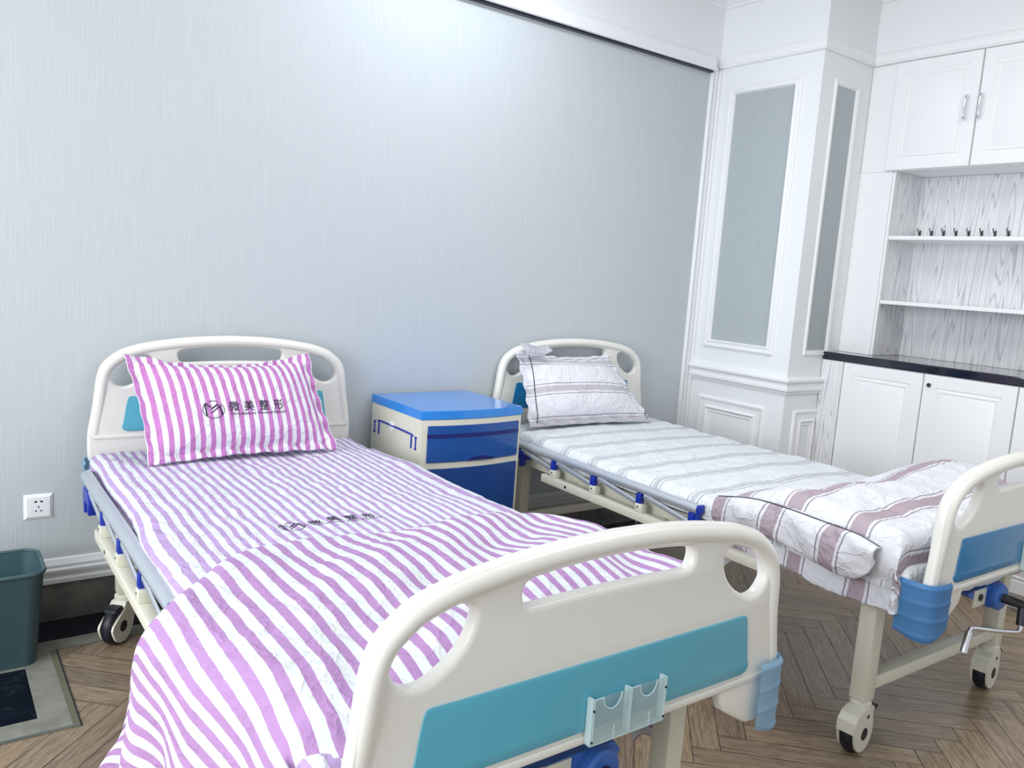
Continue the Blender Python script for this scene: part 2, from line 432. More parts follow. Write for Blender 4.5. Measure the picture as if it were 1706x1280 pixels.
# crown moulding and cornice line run round the corner
path = [(XL, 0), (XK, 0), (XK, YK), (XC, YK), (XC, YF)]
outv = [(0, -1), (-1, -1), (-1, -1), (-1, -1), (-1, 0)]
prof = [(0, 2.735), (.010, 2.737), (.014, 2.748), (.022, 2.752), (.040, 2.772), (.046, 2.784), (.062, 2.790), (.064, 2.80)]
bm = bmesh.new(); sweep_profile(bm, prof, path, outv); struct('trim_8', bm, M_WHITE, 35)
prof = [(0, 2.434), (.012, 2.434), (.016, 2.440), (.014, 2.446), (.009, 2.450), (.012, 2.466), (.010, 2.484), (.004, 2.494), (0, 2.496)]
bm = bmesh.new(); sweep_profile(bm, prof, path[1:], [(-1, 0)]+outv[2:]); struct('trim_9', bm, M_WHITE, 35)
# chair rail round the column
prof = [(0, .787), (.012, .789), (.015, .800), (.022, .806), (.022, .818), (.014, .824), (.014, .838), (.020, .842), (.030, .852), (.030, .862), (.022, .870), (0, .873)]
bm = bmesh.new(); sweep_profile(bm, prof, [(XK, 0), (XK, YK), (3.80, YK)], [(-1, 0), (-1, -1), (0, -1)]); struct('trim_10', bm, M_WHITE, 35)
prof = [(0, 0), (.018, 0), (.018, .11), (.010, .13), (0, .135)]
bm = bmesh.new(); sweep_profile(bm, prof, [(XK, 0), (XK, YK), (3.78, YK)], [(-1, 0), (-1, -1), (0, -1)]); struct('baseboard_right', bm, M_WHITE, 35)
# framed panels: on face A normal -x, on face B normal -y
def frame(bm, face, a0, a1, z0, z1, loops, mi=0):
    if face == 'A': loft_rect(bm, (XK, 0, 0), (0, -1, 0), (0, 0, 1), (-1, 0, 0), a0, a1, z0, z1, loops, cap=False, mi=mi)
    else: loft_rect(bm, (0, YK, 0), (1, 0, 0), (0, 0, 1), (0, -1, 0), a0, a1, z0, z1, loops, cap=False, mi=mi)
big = [(0, 0), (.0, .008), (.006, .014), (.014, .014), (.018, .008), (.026, .010), (.033, .016), (.038, .010), (.041, .0)]
big2 = [(0, 0), (.0, .005), (.005, .009), (.011, .008), (.015, .004), (.020, .006), (.025, .0)]
low = [(0, 0), (.0, .006), (.007, .012), (.016, .010), (.022, .004), (.048, .003), (.052, .010), (.058, .014), (.066, .008), (.070, .002), (.078, .006), (.084, .0)]
bm = bmesh.new()
frame(bm, 'A', .086, .530, .970, 2.330, big); frame(bm, 'A', .088, .520, .10, .702, low)
frame(bm, 'B', 3.580, 3.790, .982, 2.322, big2); frame(bm, 'B', 3.556, 3.792, .10, .702, low)
struct('trim_11', bm, M_WHITE, 35)
bm = bmesh.new()
box(bm, XK-.001, XK, -.490, -.127, 1.010, 2.290); box(bm, 3.605, 3.760, YK-.001, YK, 1.010, 2.295)
struct('trim_12', bm, M_PAPER2)
# ------------------------------------------------------------------ cabinets
XD = 3.891
def door_bm(y0, y1, z0, z1, x, groove=.052):
    bm = bmesh.new()
    g = groove
    loops = [(0, -.018), (0, -.003), (.003, 0), (g, 0), (g+.003, -.0035), (g+.009, -.0035), (g+.013, .0005), (g+.020, .0005), (g+.024, -.002), (g+.030, 0)]
    loft_rect(bm, (x, 0, 0), (0, -1, 0), (0, 0, 1), (-1, 0, 0), -y0, -y1, z0, z1, loops)
    return bm
def pull_handle(parent, x, y, z0, z1):
    p = [(x, y, z0+.004), (x-.016, y, z0), (x-.024, y, z0+.008), (x-.026, y, (z0+z1)/2), (x-.024, y, z1-.008), (x-.016, y, z1), (x, y, z1-.004)]
    return obj('handle', T(smoothpath(p, 5), .0055, seg=10, ry=.008), M_CHROME, parent, 60)
wc = thing('wall_cabinet', 'white overhead wall cabinet with raised-panel doors and chrome handles above the open shelves', 'cabinet', (0, 0, 0))
obj('body', B(XD+.0005, 4.155, -2.40, YK-.002, 1.915, 2.430), M_WHITE, wc)
bm = B(XD-.016, XD, -.764, -.700, 1.917, 2.430)
doors = [(-.767, -1.166), (-1.172, -1.571), (-1.577, -1.976), (-1.982, -2.381)]
for i, (a, b) in enumerate(doors):
    d = obj('door', door_bm(a, b, 1.918, 2.428, XD-.018), M_WHITE, wc, 25)
    hy = b+.040 if i % 2 == 0 else a-.018
    pull_handle(d, XD-.018, hy, 2.128, 2.226)
bm.free()
su = thing('open_shelf_unit', 'white wood-grain open shelving niche between the wall cabinet and the black countertop', 'shelf')
obj('back_panel', B(4.150, 4.158, -2.40, -.80, 1.006, 1.914), M_GRAIN, su)
obj('side_panel', B(XD+.002, 4.150, -.820, -.806, 1.006, 1.914), M_GRAIN, su)
bm = bmesh.new(); box(bm, XD+.0, XD+.02, -.803, YK-.001, 1.006, 1.914); box(bm, XD-.004, XD+.004, -.8205, -.8065, 1.006, 1.905, bev=.001)
obj('front_stile', bm, M_WHITE, su)
for z in (1.286, 1.603):
    obj('shelf_board', B(XD+.004, 4.150, -2.40, -.8205, z-.019, z, bev=.0015), M_WHITE, su)
def hook():
    t = thing('coat_hook', '', 'hook', group='small metal hooks along the back of the open shelf')
    bm = bmesh.new(); box(bm, -.003, 0, -.006, .006, -.02, .012, bev=.001)
    tube(bm, smoothpath([(-.003, 0, .0), (-.018, 0, -.004), (-.030, .001, .010), (-.033, .002, .026)], 5), .003, seg=8)
    tube(bm, smoothpath([(-.003, 0, -.012), (-.014, -.001, -.020), (-.024, -.004, -.014), (-.026, -.006, -.004)], 5), .003, seg=8)
    o = obj('coat_hook', bm, M_METALDK, None, 60); bpy.data.objects.remove(t); return o
M_METALDK = mat('dark_nickel', (84, 84, 90), .3, .9)
h0 = hook(); ords = ['leftmost, in the corner', 'second from the left', 'third from the left', 'fourth from the left', 'fourth from the right', 'third from the right', 'second from the right', 'rightmost in view']
for i in range(8):
    o = h0 if i == 0 else h0.copy()
    if i: C.objects.link(o)
    o.scale = (.8, .8, .8)
    o.location = (4.150, -.842-.0605*i, 1.640)
    tag(o, 'small dark coat hook in the shelf niche, '+ords[i], 'hook', 'small metal hooks along the back of the open shelf')
ct = obj('countertop', B(3.753, 4.150, -2.42, YK-.002, .966, 1.005, bev=.004), M_GRANITE)
tag(ct, 'polished black granite countertop on the white base cabinet', 'countertop')
bc = thing('base_cabinet', 'white base cabinet with raised-panel doors under the black countertop', 'cabinet')
XB = 3.770
bm = bmesh.new(); box(bm, XB+.001, 4.150, -2.40, YK-.003, .08, .965); box(bm, XB+.05, 4.150, -2.40, YK-.003, 0, .08)
obj('body', bm, M_WHITE, bc)
obj('filler_panel', B(XB-.016, XB, -.751, YK-.004, .01, .964), M_GRAIN, bc)
dl = [(-.755, -1.158), (-1.163, -1.563), (-1.568, -1.968), (-1.973, -2.373)]
for i, (a, b) in enumerate(dl):
    d = obj('door', door_bm(a, b, .085, .962, XB-.018, .056), M_WHITE, bc, 25)
    if i == 1:
        bm = bmesh.new(); lathe(bm, [(.010, 0), (.010, -.004), (.0085, -.006), (.006, -.006), (.006, -.004), (.001, -.004)], XB-.018, -1.190, .914, 'x', 20)
        box(bm, XB-.0235, XB-.0215, -1.191, -1.189, .909, .919)
        lo = obj('lock', bm, M_METALDK, d, 40)
    if i in (0, 2):
        pass

# ------------------------------------------------------------------ wall socket
so = thing('wall_socket', 'white square five-hole power socket on the grey wall above the waste bin', 'socket')
sx, sz = .267, .366
bm = bmesh.new()
loft_rect(bm, (0, 0, 0), (1, 0, 0), (0, 0, 1), (0, -1, 0), sx, sx+.086, sz, sz+.086, [(0, 0), (0, .002), (.010, .0085), (.0115, .0085), (.0125, .0075), (.014, .0085)])
obj('plate', bm, M_PLASTIC, so, 20)
bm = bmesh.new(); cx, cz = sx+.043, sz+.043
def sl(poly): prism(bm, [(cx+a, cz+b) for a, b in poly], 'y', -.0075, -.0092)
sl([(-.013, .019), (-.005, .023), (-.005, .016), (-.013, .016)]); sl([(.013, .019), (.005, .023), (.005, .016), (.013, .016)])
def slot(x, z, ang):
    c, s = math.cos(ang), math.sin(ang)
    sl([(x+a*c-b*s, z+a*s+b*c) for a, b in ((-.0014, -.004), (.0014, -.004), (.0014, .004), (-.0014, .004))])
slot(0, 0, 0); slot(-.0075, -.013, R(38)); slot(.0075, -.013, R(-38))
obj('socket_holes', bm, M_DARK, so)

# ------------------------------------------------------------------ waste bin
wb = thing('waste_bin', 'dark green-grey plastic waste bin at the left edge under the wall socket', 'bin')
def bin_loop(x0, x1, y0, y1, r, z): return [(x, y, z) for x, y in rrect(x0, x1, y0, y1, r, 8)]
bm = bmesh.new()
def rings_surface(bm, loops, cap0=True, cap1=True):
    rr = [[bm.verts.new(p) for p in L] for L in loops]
    for A, D in zip(rr, rr[1:]):
        for k in range(len(A)): bm.faces.new((A[k], A[(k+1) % len(A)], D[(k+1) % len(A)], D[k]))
    if cap0: bm.faces.new(rr[0][::-1])
    if cap1: bm.faces.new(rr[-1])
bx0, bx1, by0, by1 = -.05, .268, -.322, -.135
L = [bin_loop(bx0, bx1, by0, by1, .035, .002), bin_loop(bx0-.003, bx1+.003, by0-.003, by1+.003, .038, .012),
     bin_loop(bx0-.024, bx1+.024, by0-.024, by1+.024, .045, .292), bin_loop(bx0-.026, bx1+.026, by0-.026, by1+.026, .046, .296),
     bin_loop(bx0-.021, bx1+.021, by0-.021, by1+.021, .044, .296), bin_loop(bx0+.004, bx1-.004, by0+.004, by1-.004, .035, .014)]
rings_surface(bm, L); obj('bin_body', bm, M_BIN, wb, 50)
bm = bmesh.new(); rim = [(x, y, .299) for x, y in rrect(bx0-.026, bx1+.026, by0-.026, by1+.026, .046, 8)]
tube(bm, rim, .0055, seg=8, closed=True, ry=.0065, upv=(0, 0, 1)); obj('rim', bm, M_BIN, wb, 80)

# ------------------------------------------------------------------ bedside cabinet
ns = thing('bedside_cabinet', 'cream bedside cabinet with bright blue top, drawer and door between the two beds', 'bedside cabinet')
NX0, NX1, NY0, NY1, NH = 1.512, 1.986, -.436, -.026, .757
def bowf(x, d=.026): t = (x-(NX0+NX1)/2)/((NX1-NX0)/2); return -d*(1-t*t)
def bow_slab(x0, x1, z0, z1, yb, yf, bev=0, n=14, d=.026):
    bm = bmesh.new(); poly = [(x1, yb), (x0, yb)]+[(x0+(x1-x0)*k/n, yf+bowf(x0+(x1-x0)*k/n, d)) for k in range(n+1)]
    prism(bm, poly, 'z', z0, z1)
    if bev:
        bmesh.ops.bevel(bm, geom=[e for e in bm.edges if abs(e.verts[0].co.z-e.verts[1].co.z) < 1e-6], offset=bev, segments=2, affect='EDGES')
    return bm
obj('body', bow_slab(NX0+.004, NX1-.004, 0.0, NH-.034, NY1, NY0, .001), M_CREAM, ns, 30)
obj('top', bow_slab(NX0, NX1, NH-.034, NH, NY1+.001, NY0-.004, .003), M_NSTOP, ns, 30)
bm = bow_slab(NX0+.002, NX1-.002, NH-.036, NH-.0338, NY1, NY0-.002); bm.free()
dr = obj('drawer', bow_slab(1.541, 1.966, .557, .700, NY0+.01, NY0-.006, .002), M_NSBLUE, ns, 30)
obj('groove', bow_slab(1.541, 1.966, .652, .668, NY0+.01, NY0-.0068), M_GROOVE, dr, 30)
bm = bmesh.new(); poly = [(1.775+.062*math.cos(PI*k/12), .5575+.017*math.sin(PI*k/12)) for k in range(13)]
prism(bm, poly, 'y', NY0-.02, NY0-.0335); obj('finger_pull', bm, M_GROOVE, dr, 40)
obj('door', bow_slab(1.541, 1.966, .06, .532, NY0+.01, NY0-.006, .002), mat('blue_abs_door', (2, 66, 142), .3, coat=.25), ns, 30)
bm = bmesh.new(); xs = NX0+.003
tube(bm, smoothpath([(xs, -.097, .602), (xs, -.097, .650), (xs, -.104, .658), (xs, -.360, .655), (xs, -.368, .648), (xs, -.368, .602)], 3), .0042, seg=8)
obj('towel_rail', bm, M_DKBLUE, ns, 60)
for y in (-.058, -.402):
    bm = bmesh.new(); tube(bm, [(xs, y, .606), (xs, y, .648)], .0034, seg=8)
    for z in (.606, .648): bmesh.ops.create_icosphere(bm, subdivisions=2, radius=.006, matrix=Matrix.Translation((xs, y, z)))
    obj('hook_slot', bm, M_DKBLUE, ns, 60)
bm = bmesh.new(); lathe(bm, [(.020, 0), (.020, -.003), (.015, -.004), (.002, -.004)], NX0+.004, -.205, .655, 'x', 24); obj('disc', bm, M_PLASTIC, ns, 40)

# ------------------------------------------------------------------ hospital beds  (local x = across, local y = -v, v runs head -> foot)
HW, LEN = .470, 2.049
out_half = [(.470, .585), (.470, .660), (.463, .705), (.455, .756), (.449, .802), (.444, .845), (.434, .884), (.419, .908), (.400, .926), (.368, .948), (.325, .963), (.285, .973), (.20, .986), (.10, .995), (0, .998)]
def board_outline(solid=False):
    r = [(a, b) for a, b in smooth2(out_half)]
    low = [(.300, .645), (.302, .625), (.310, .603), (.330, .589), (.385, .556), (.425, .552), (.458, .562), (.468, .575)]
    if solid: low = [(.300, .560), (.425, .556), (.458, .562), (.468, .575)]
    R_ = low+r[1:]
    Lf = [(-a, b) for a, b in reversed(R_)]
    return R_+Lf[1:]
def smooth2(pts):
    return [(p.x, p.y) for p in smoothpath([(a, b, 0) for a, b in pts], 3)]
def closed2(pts, n=4):
    P = [Vector((a, b, 0)) for a, b in pts]; k = len(P); out = []
    for i in range(k):
        p0, p1, p2, p3 = P[i-1], P[i], P[(i+1) % k], P[(i+2) % k]
        for j in range(n):
            t = j/n; q = .5*((2*p1)+(p2-p0)*t+(2*p0-5*p1+4*p2-p3)*t*t+(3*p1-p0-3*p2+p3)*t**3); out.append((q.x, q.y))
    return out
oval = [(.283, .928), (.325, .932), (.358, .922), (.385, .898), (.399, .870), (.400, .848), (.380, .826), (.348, .824), (.308, .846), (.281, .876), (.270, .912)]
ovalR = closed2(oval); ovalL = closed2([(-a, b) for a, b in reversed(oval)])
sltop = [(.186, .922), (.184, .938), (.165, .948), (.093, .955), (0, .958), (-.093, .955), (-.165, .948), (-.184, .938), (-.186, .922), (-.179, .908), (-.160, .904), (-.09, .906), (0, .907), (.09, .906), (.160, .904), (.179, .908)]
slot_c = closed2(sltop, 3)
panel_poly = closed2([(.338, .789), (.30, .789), (0, .789), (-.30, .789), (-.338, .789), (-.3495, .776), (-.362, .700), (-.3665, .684), (-.352, .670), (-.30, .669), (0, .669), (.30, .669), (.352, .670), (.3665, .684), (.362, .700), (.3495, .776)], 3)
BOARD_T = .040
def make_board(solid=False):
    """board in local (x, z) with thickness along y: outer face (panel side) toward -y, occupies y in [-T/2, T/2]"""
    bm = curve_plate(board_outline(solid), [ovalL, ovalR, slot_c], BOARD_T/2-.005, .010, 4)
    for v_ in bm.verts: v_.co = Vector((v_.co.x, -v_.co.z, v_.co.y))
    # thick rounded rail that forms the rim
    rim = [(a, b) for a, b in smooth2(out_half[1:])]
    inw = []
    Rr = rim+[(-a, b) for a, b in reversed(rim)][1:]
    for i, p in enumerate(Rr):
        q0, q1 = Rr[max(i-1, 0)], Rr[min(i+1, len(Rr)-1)]; t = Vector((q1[0]-q0[0], q1[1]-q0[1])).normalized()
        nrm = Vector((-t.y, t.x))
        inw.append((p[0]+nrm.x*.0195, 0, p[1]+nrm.y*.0195))
    tube(bm, inw, .023, seg=16, ry=.0195, upv=(0, 1, 0)) if False else None
    n = len(inw); wid = [.0195]*n; dep = [.0225]*n
    prev = None; rings = []
    seg = 16
    for i, p in enumerate(inw):
        p = Vector(p); a0 = Vector(inw[max(i-1, 0)]); a1 = Vector(inw[min(i+1, n-1)]); t = (a1-a0).normalized()
        b = Vector((0, 1, 0)); a = t.cross(b).normalized()
        rings.append([bm.verts.new(p+a*math.cos(2*PI*k/seg)*.0195+b*math.sin(2*PI*k/seg)*(.0180+.0050*sstep(.70, .86, p.z))) for k in range(seg)])
    for A, D in zip(rings, rings[1:]):
        for k in range(seg): bm.faces.new((A[k], A[(k+1) % seg], D[(k+1) % seg], D[k]))
    bm.faces.new(rings[0][::-1]); bm.faces.new(rings[-1])
    # raised ledge under the panel and sleeve lines at the corners, both faces
    for s in (-1, 1):
        y0 = s*(BOARD_T/2-.006)
        box(bm, -.455, .455, y0, y0+s*.0045, .646, .661, bev=.003)
    bmesh.ops.recalc_face_normals(bm, faces=bm.faces)
    return bm
def make_panel(s):
    bm = curve_plate(panel_poly, [], .002, .001, 1)
    for v_ in bm.verts: v_.co = Vector((v_.co.x, s*(BOARD_T/2-.0035)-v_.co.z, v_.co.y))
    bmesh.ops.recalc_face_normals(bm, faces=bm.faces); return bm
def guard_bm(su, sv, v0, z0, z1):
    """corner guard wrapping the outer end of a board; su side, sv = +1 when it opens toward larger v"""
    # plan path from the front face round the end and back along the side (u, v)
    path = [(.395, 0), (.43, .001), (.458, -.003), (.472, -.013), (.479, -.032), (.481, -.055), (.481, -.088)]
    p2 = [(q.x, q.y) for q in smoothpath([(a, b, 0) for a, b in path], 5)]
    bm = bmesh.new(); nz = 36; G = []
    for i, (a, b) in enumerate(p2):
        a0, a1 = p2[max(i-1, 0)], p2[min(i+1, len(p2)-1)]; t = Vector((a1[0]-a0[0], a1[1]-a0[1])).normalized(); nr = Vector((-t.y, t.x))
        if nr.dot(Vector((1, 1))) < 0: nr = -nr
        s = i/(len(p2)-1)
        lo = z0+.030*(1-sstep(0, .35, s))*.7+.012*sstep(.7, 1, s)
        col = []
        for k in range(nz+1):
            z = lo+(z1-lo)*k/nz
            rid = .0022*max(0, math.sin((z-z0)/(z1-z0)*PI*7.2-.6))**4
            e = min(k, nz-k)/2.0; rnd = .004*(1-min(1, e))
            d = rid-rnd
            col.append(bm.verts.new((su*(a+nr.x*(.006+d)), -(v0+sv*(b+nr.y*(.006+d))), z)))
        G.append(col)
    for A, D in zip(G, G[1:]):
        for k in range(nz): bm.faces.new((A[k], D[k], D[k+1], A[k+1]))
    bmesh.ops.solidify(bm, geom=list(bm.faces), thickness=.005)
    bmesh.ops.recalc_face_normals(bm, faces=bm.faces)
    return bm
def caster(parent, u, v_, sw):
    """swivel caster: stem at leg (u, v_), wheel centre offset by sw=(du, dv)"""
    du, dv, wl = sw
    cx, cy = u, -v_; d = Vector((du, -dv, 0)).normalized(); side = Vector((-d.y, d.x, 0))
    wc_ = Vector((cx, cy, 0))+d*wl; Rw = .0625
    def P(a, b, z): return Vector((cx, cy, 0))+d*a+side*b+Vector((0, 0, z))
    bm = bmesh.new()
    lathe(bm, [(.027, .128), (.030, .130), (.030, .150), (.026, .154), (.022, .158)], cx, cy, 0, 'z', 24)
    # hooded fork: side plates + top, outline in (a, z)
    outl = [(-.034, .132), (wl-.060, .112), (wl-.061, .080), (wl-.050, .042), (wl-.030, .018), (wl, .009), (wl+.030, .018), (wl+.050, .046), (wl+.052, .078), (.030, .120), (.034, .132)]
    outl = closed2(outl, 3)
    for s in (-1, 1):
        A = [bm.verts.new(P(a, s*.020, z)) for a, z in outl]; D = [bm.verts.new(P(a, s*.027, z)) for a, z in outl]
        for k in range(len(outl)): bm.faces.new((A[k], A[(k+1) % len(outl)], D[(k+1) % len(outl)], D[k]))
        bm.faces.new(A); bm.faces.new(D)
    top = [(min(wl-.058, -.034), .114), (min(wl-.048, -.032), .128), (-.030, .137), (.030, .137), (.040, .122), (.024, .112), (-.030, .112)]
    A = [bm.verts.new(P(a, -.026, z)) for a, z in top]; D = [bm.verts.new(P(a, .026, z)) for a, z in top]
    for k in range(len(top)): bm.faces.new((A[k], A[(k+1) % len(top)], D[(k+1) % len(top)], D[k]))
    bm.faces.new(A); bm.faces.new(D)
    bmesh.ops.recalc_face_normals(bm, faces=bm.faces)
    hood = [(wl-.052, .121), (wl-.065, .112), (wl-.067, .094), (wl-.066, .078), (wl-.063, .078), (wl-.062, .094), (wl-.060, .108), (wl-.048, .117)]
    A = [bm.verts.new(P(a, -.026, z)) for a, z in hood]; D = [bm.verts.new(P(a, .026, z)) for a, z in hood]
    for k in range(len(hood)): bm.faces.new((A[k], A[(k+1) % len(hood)], D[(k+1) % len(hood)], D[k]))
    bm.faces.new(A); bm.faces.new(D); bmesh.ops.recalc_face_normals(bm, faces=bm.faces)
    c = obj('caster', bm, M_CREAM, parent, 35)
    bm = bmesh.new(); seg = 36; prof = [(.018, -.019), (.050, -.019), (.058, -.016), (.0625, -.008), (.0625, .008), (.058, .016), (.050, .019), (.018, .019)]
    rings = [[bm.verts.new(wc_+side*h+Vector((0, 0, Rw))+d*(r*math.cos(2*PI*k/seg))+Vector((0, 0, 1))*(r*math.sin(2*PI*k/seg))) for k in range(seg)] for r, h in prof]
    for A, D in zip(rings, rings[1:]):
        for k in range(seg): bm.faces.new((A[k], A[(k+1) % seg], D[(k+1) % seg], D[k]))
    bm.faces.new(rings[0]); bm.faces.new(rings[-1]); bmesh.ops.recalc_face_normals(bm, faces=bm.faces)
    obj('wheel', bm, M_BLACK, c, 40)
    for s in (-1, 1):
        for nm_, aa, zz, rr in (('hub_cap', wl, Rw, .019), ('fork_bolt', .0, .112, .006)):
            bm = bmesh.new()
            rg = [[bm.verts.new(P(aa, s*h, zz)+d*(rr*q*math.cos(2*PI*k/20))+Vector((0, 0, 1))*(rr*q*math.sin(2*PI*k/20))) for k in range(20)] for h, q in ((.026, 1), (.0285, .95))]
            for k in range(20): bm.faces.new((rg[0][k], rg[0][(k+1) % 20], rg[1][(k+1) % 20], rg[1][k]))
            bm.faces.new(rg[1]); bmesh.ops.recalc_face_normals(bm, faces=bm.faces)
            if nm_ == 'hub_cap' or s < 0: obj(nm_, bm, M_BLACK, c, 40)
            else: bm.free()
    bm = bmesh.new()
    q = [(.030, .124), (.044, .130), (.078, .122), (.082, .116), (.070, .112), (.036, .110)]
    A = [bm.verts.new(P(a, -.021, z)) for a, z in q]; D = [bm.verts.new(P(a, .021, z)) for a, z in q]
    for k in range(len(q)): bm.faces.new((A[k], A[(k+1) % len(q)], D[(k+1) % len(q)], D[k]))
    bm.faces.new(A); bm.faces.new(D); bmesh.ops.recalc_face_normals(bm, faces=bm.faces)
    bmesh.ops.bevel(bm, geom=bm.edges, offset=.003, segments=2, affect='EDGES')
    obj('brake_pedal', bm, M_BLACK, c, 40)
def side_rail(parent, s):
    """folded-down guard rail on side s (-1 left, +1 right)"""
    u = s*.497
    rail = obj('side_rail', T(smoothpath([(s*.488, -.165, .566), (s*.497, -.19, .567), (s*.497, -.6, .566), (s*.497, -1.285, .566)], 8), .019, seg=18, ry=.0165, upv=(0, 0, 1)), M_ALU, parent, 60)
    bm = bmesh.new(); box(bm, s*.513, s*.482, -1.296, -1.284, .552, .583, bev=.004); box(bm, s*.507, s*.489, -1.290, -1.255, .512, .552, bev=.003)
    obj('end_fitting', bm, M_DKBLUE, rail, 40); bm = bmesh.new(); box(bm, s*.515, s*.470, -.315, -.205, .505, .548, bev=.006); box(bm, s*.515, s*.490, -.235, -.215, .468, .530, bev=.004); box(bm, s*.515, s*.490, -.305, -.285, .478, .530, bev=.004)
    obj('end_fitting', bm, M_DKBLUE, rail, 40)
    bm = bmesh.new(); box(bm, s*.486, s*.520, -1.60, -.455, .453, .485, bev=.003)
    for q in (.615, 1.18): lathe(bm, [(.006, 0), (.006, s*.001), (.001, s*.0012)], s*.520, -q, .469, 'x', 12, mi=1)
    obj('mounting_bar', bm, None, rail, 40, mats=[M_CREAM, M_DARK])
    for v_ in (.527, .774, 1.026, 1.275):
        bm = bmesh.new(); box(bm, s*.490, s*.519, -v_-.017, -v_+.017, .485, .516, bev=.002)
        lathe(bm, [(.0035, 0), (.0035, s*.001), (.001, s*.0012)], s*.519, -v_+.004, .505, 'x', 10, mi=1)
        cl = obj('hinge_block', bm, None, rail, 40, mats=[M_CREAM, M_DARK])
        bm = bmesh.new(); box(bm, s*.492, s*.515, -v_-.002, -v_+.022, .512, .552, bev=.003); obj('knuckle', bm, M_DKBLUE, rail, 40)
        bm = bmesh.new(); tube(bm, [(s*.508, -v_, .512), (s*.508, -v_+.235, .548)], .0045, seg=8, ry=.010, upv=(0, 0, 1)); obj('strut', bm, M_ALU, rail, 60)
def bed(name, label, loc, rz, guard_rgb, panel_rgb, holder_u):
    t = thing(name, label, 'bed', loc, rz, 'hospital beds with headboards against the grey wall')
    mg = mat('corner_guard_plastic', guard_rgb, .35); mp = mat('blue_insert_panel', panel_rgb, .22, coat=.4)
    for nm, vc, dz in (('headboard', -BOARD_T/2, 0.0), ('footboard', LEN-BOARD_T/2, -.101)):
        b = obj(nm, make_board(nm == 'headboard'), M_ABS, t, 32); b.location = (0, -vc, dz)
        for s in (-1, 1):
            obj('insert_panel', make_panel(s), mp, b, 30)
        if nm == 'footboard':
            b2 = card_holder(holder_u); h = obj('card_holder', b2, None, b, mats=[M_ACRYL, M_ACRYL2, M_DARK])
    for v0, sv in ((-.043, -1), (LEN+.004, 1)):
        for su_ in (-1, 1):
            obj('corner_guard', guard_bm(su_, sv, v0, .424, .580), mg, t, 50)
    # frame
    bm = bmesh.new()
    for s in (-1, 1): box(bm, s*.405, s*.455, -2.000, -.01, .468, .520, bev=.003)
    box(bm, -.405, .405, -.06, -.01, .468, .520, bev=.003); box(bm, -.405, .405, -1.93, -1.89, .480, .516, bev=.003)
    for v_ in (.55, 1.1, 1.5): box(bm, -.405, .405, -v_-.02, -v_+.02, .470, .505)
    for s in (-1, 1):
        for v_ in (.60, 1.10, 1.50): box(bm, s*.455, s*.487, -v_-.015, -v_+.015, .462, .482)
    obj('frame', bm, M_CREAM, t, 40)
    bm = bmesh.new(); box(bm, -.445, .445, -1.98, -.02, .518, .532); obj('mattress_deck', bm, M_DECK, t)
    for s in (-1, 1):
        for v_ in (.150, 1.852):
            bm = bmesh.new(); box(bm, s*.360, s*.410, -v_-.025, -v_+.025, .158, .470, bev=.004)
            obj('leg', bm, M_CREAM, t, 40)
            caster(t, s*.385, v_, (1, -.12, -.012) if v_ > 1 else (-.7, .75, .045))
    for v_ in (.150, 1.852):
        bm = bmesh.new(); box(bm, -.362, .362, -v_-.020, -v_+.020, .186, .224, bev=.003); obj('cross_bar', bm, M_CREAM, t, 40)
    for s in (-1, 1): side_rail(t, s)
    # crank
    bm = bmesh.new()
    prism(bm, closed2([(-.110, .468), (-.060, .440), (-.01, .425), (.03, .400), (.075, .398), (.100, .425), (.100, .468)], 2), 'y', -1.945, -1.975)
    lathe(bm, [(.040, 0), (.040, -.030), (.034, -.036), (.020, -.036)], .055, -1.965, .435, 'y', 24)
    cr = obj('crank', bm, M_CRANKBLUE, t, 40)
    bm = bmesh.new(); box(bm, -.075, -.004, -1.978, -1.972, .418, .470, bev=.001); lathe(bm, [(.011, 0), (.011, -.004), (.002, -.005)], -.040, -1.978, .446, 'y', 16, mi=1)
    obj('bracket_plate', bm, None, cr, 40, mats=[M_CREAM, M_METALDK])
    bm = bmesh.new(); lathe(bm, [(.014, 0), (.014, -.03), (.012, -.062), (.004, -.064)], .055, -2.0, .435, 'y', 16)
    tube(bm, [(.058, -2.055, .440), (.050, -2.060, .375)], .0125, seg=14)
    obj('crank_sleeve', bm, M_METALDK, cr, 50)
    bm = bmesh.new(); tube(bm, smoothpath([(.050, -2.060, .378), (.046, -2.062, .366), (.030, -2.058, .358), (-.045, -2.030, .366), (-.112, -2.004, .376), (-.124, -2.0, .372), (-.128, -2.001, .362)], 6), .0065, seg=12)
    obj('crank_arm', bm, M_CHROME, cr, 60)
    obj('crank_grip', T([(-.127, -2.0, .366), (-.150, -2.004, .310)], .0105, seg=14), M_CHROME, cr, 50)
    return t
M_CRANKBLUE = mat('crank_housing_blue', (58, 108, 190), .4)
M_ACRYL = mat('clear_acrylic', (206, 228, 232), .1, alpha=.22)
M_ACRYL2 = mat('clear_acrylic_edge', (214, 236, 238), .15, alpha=.72)
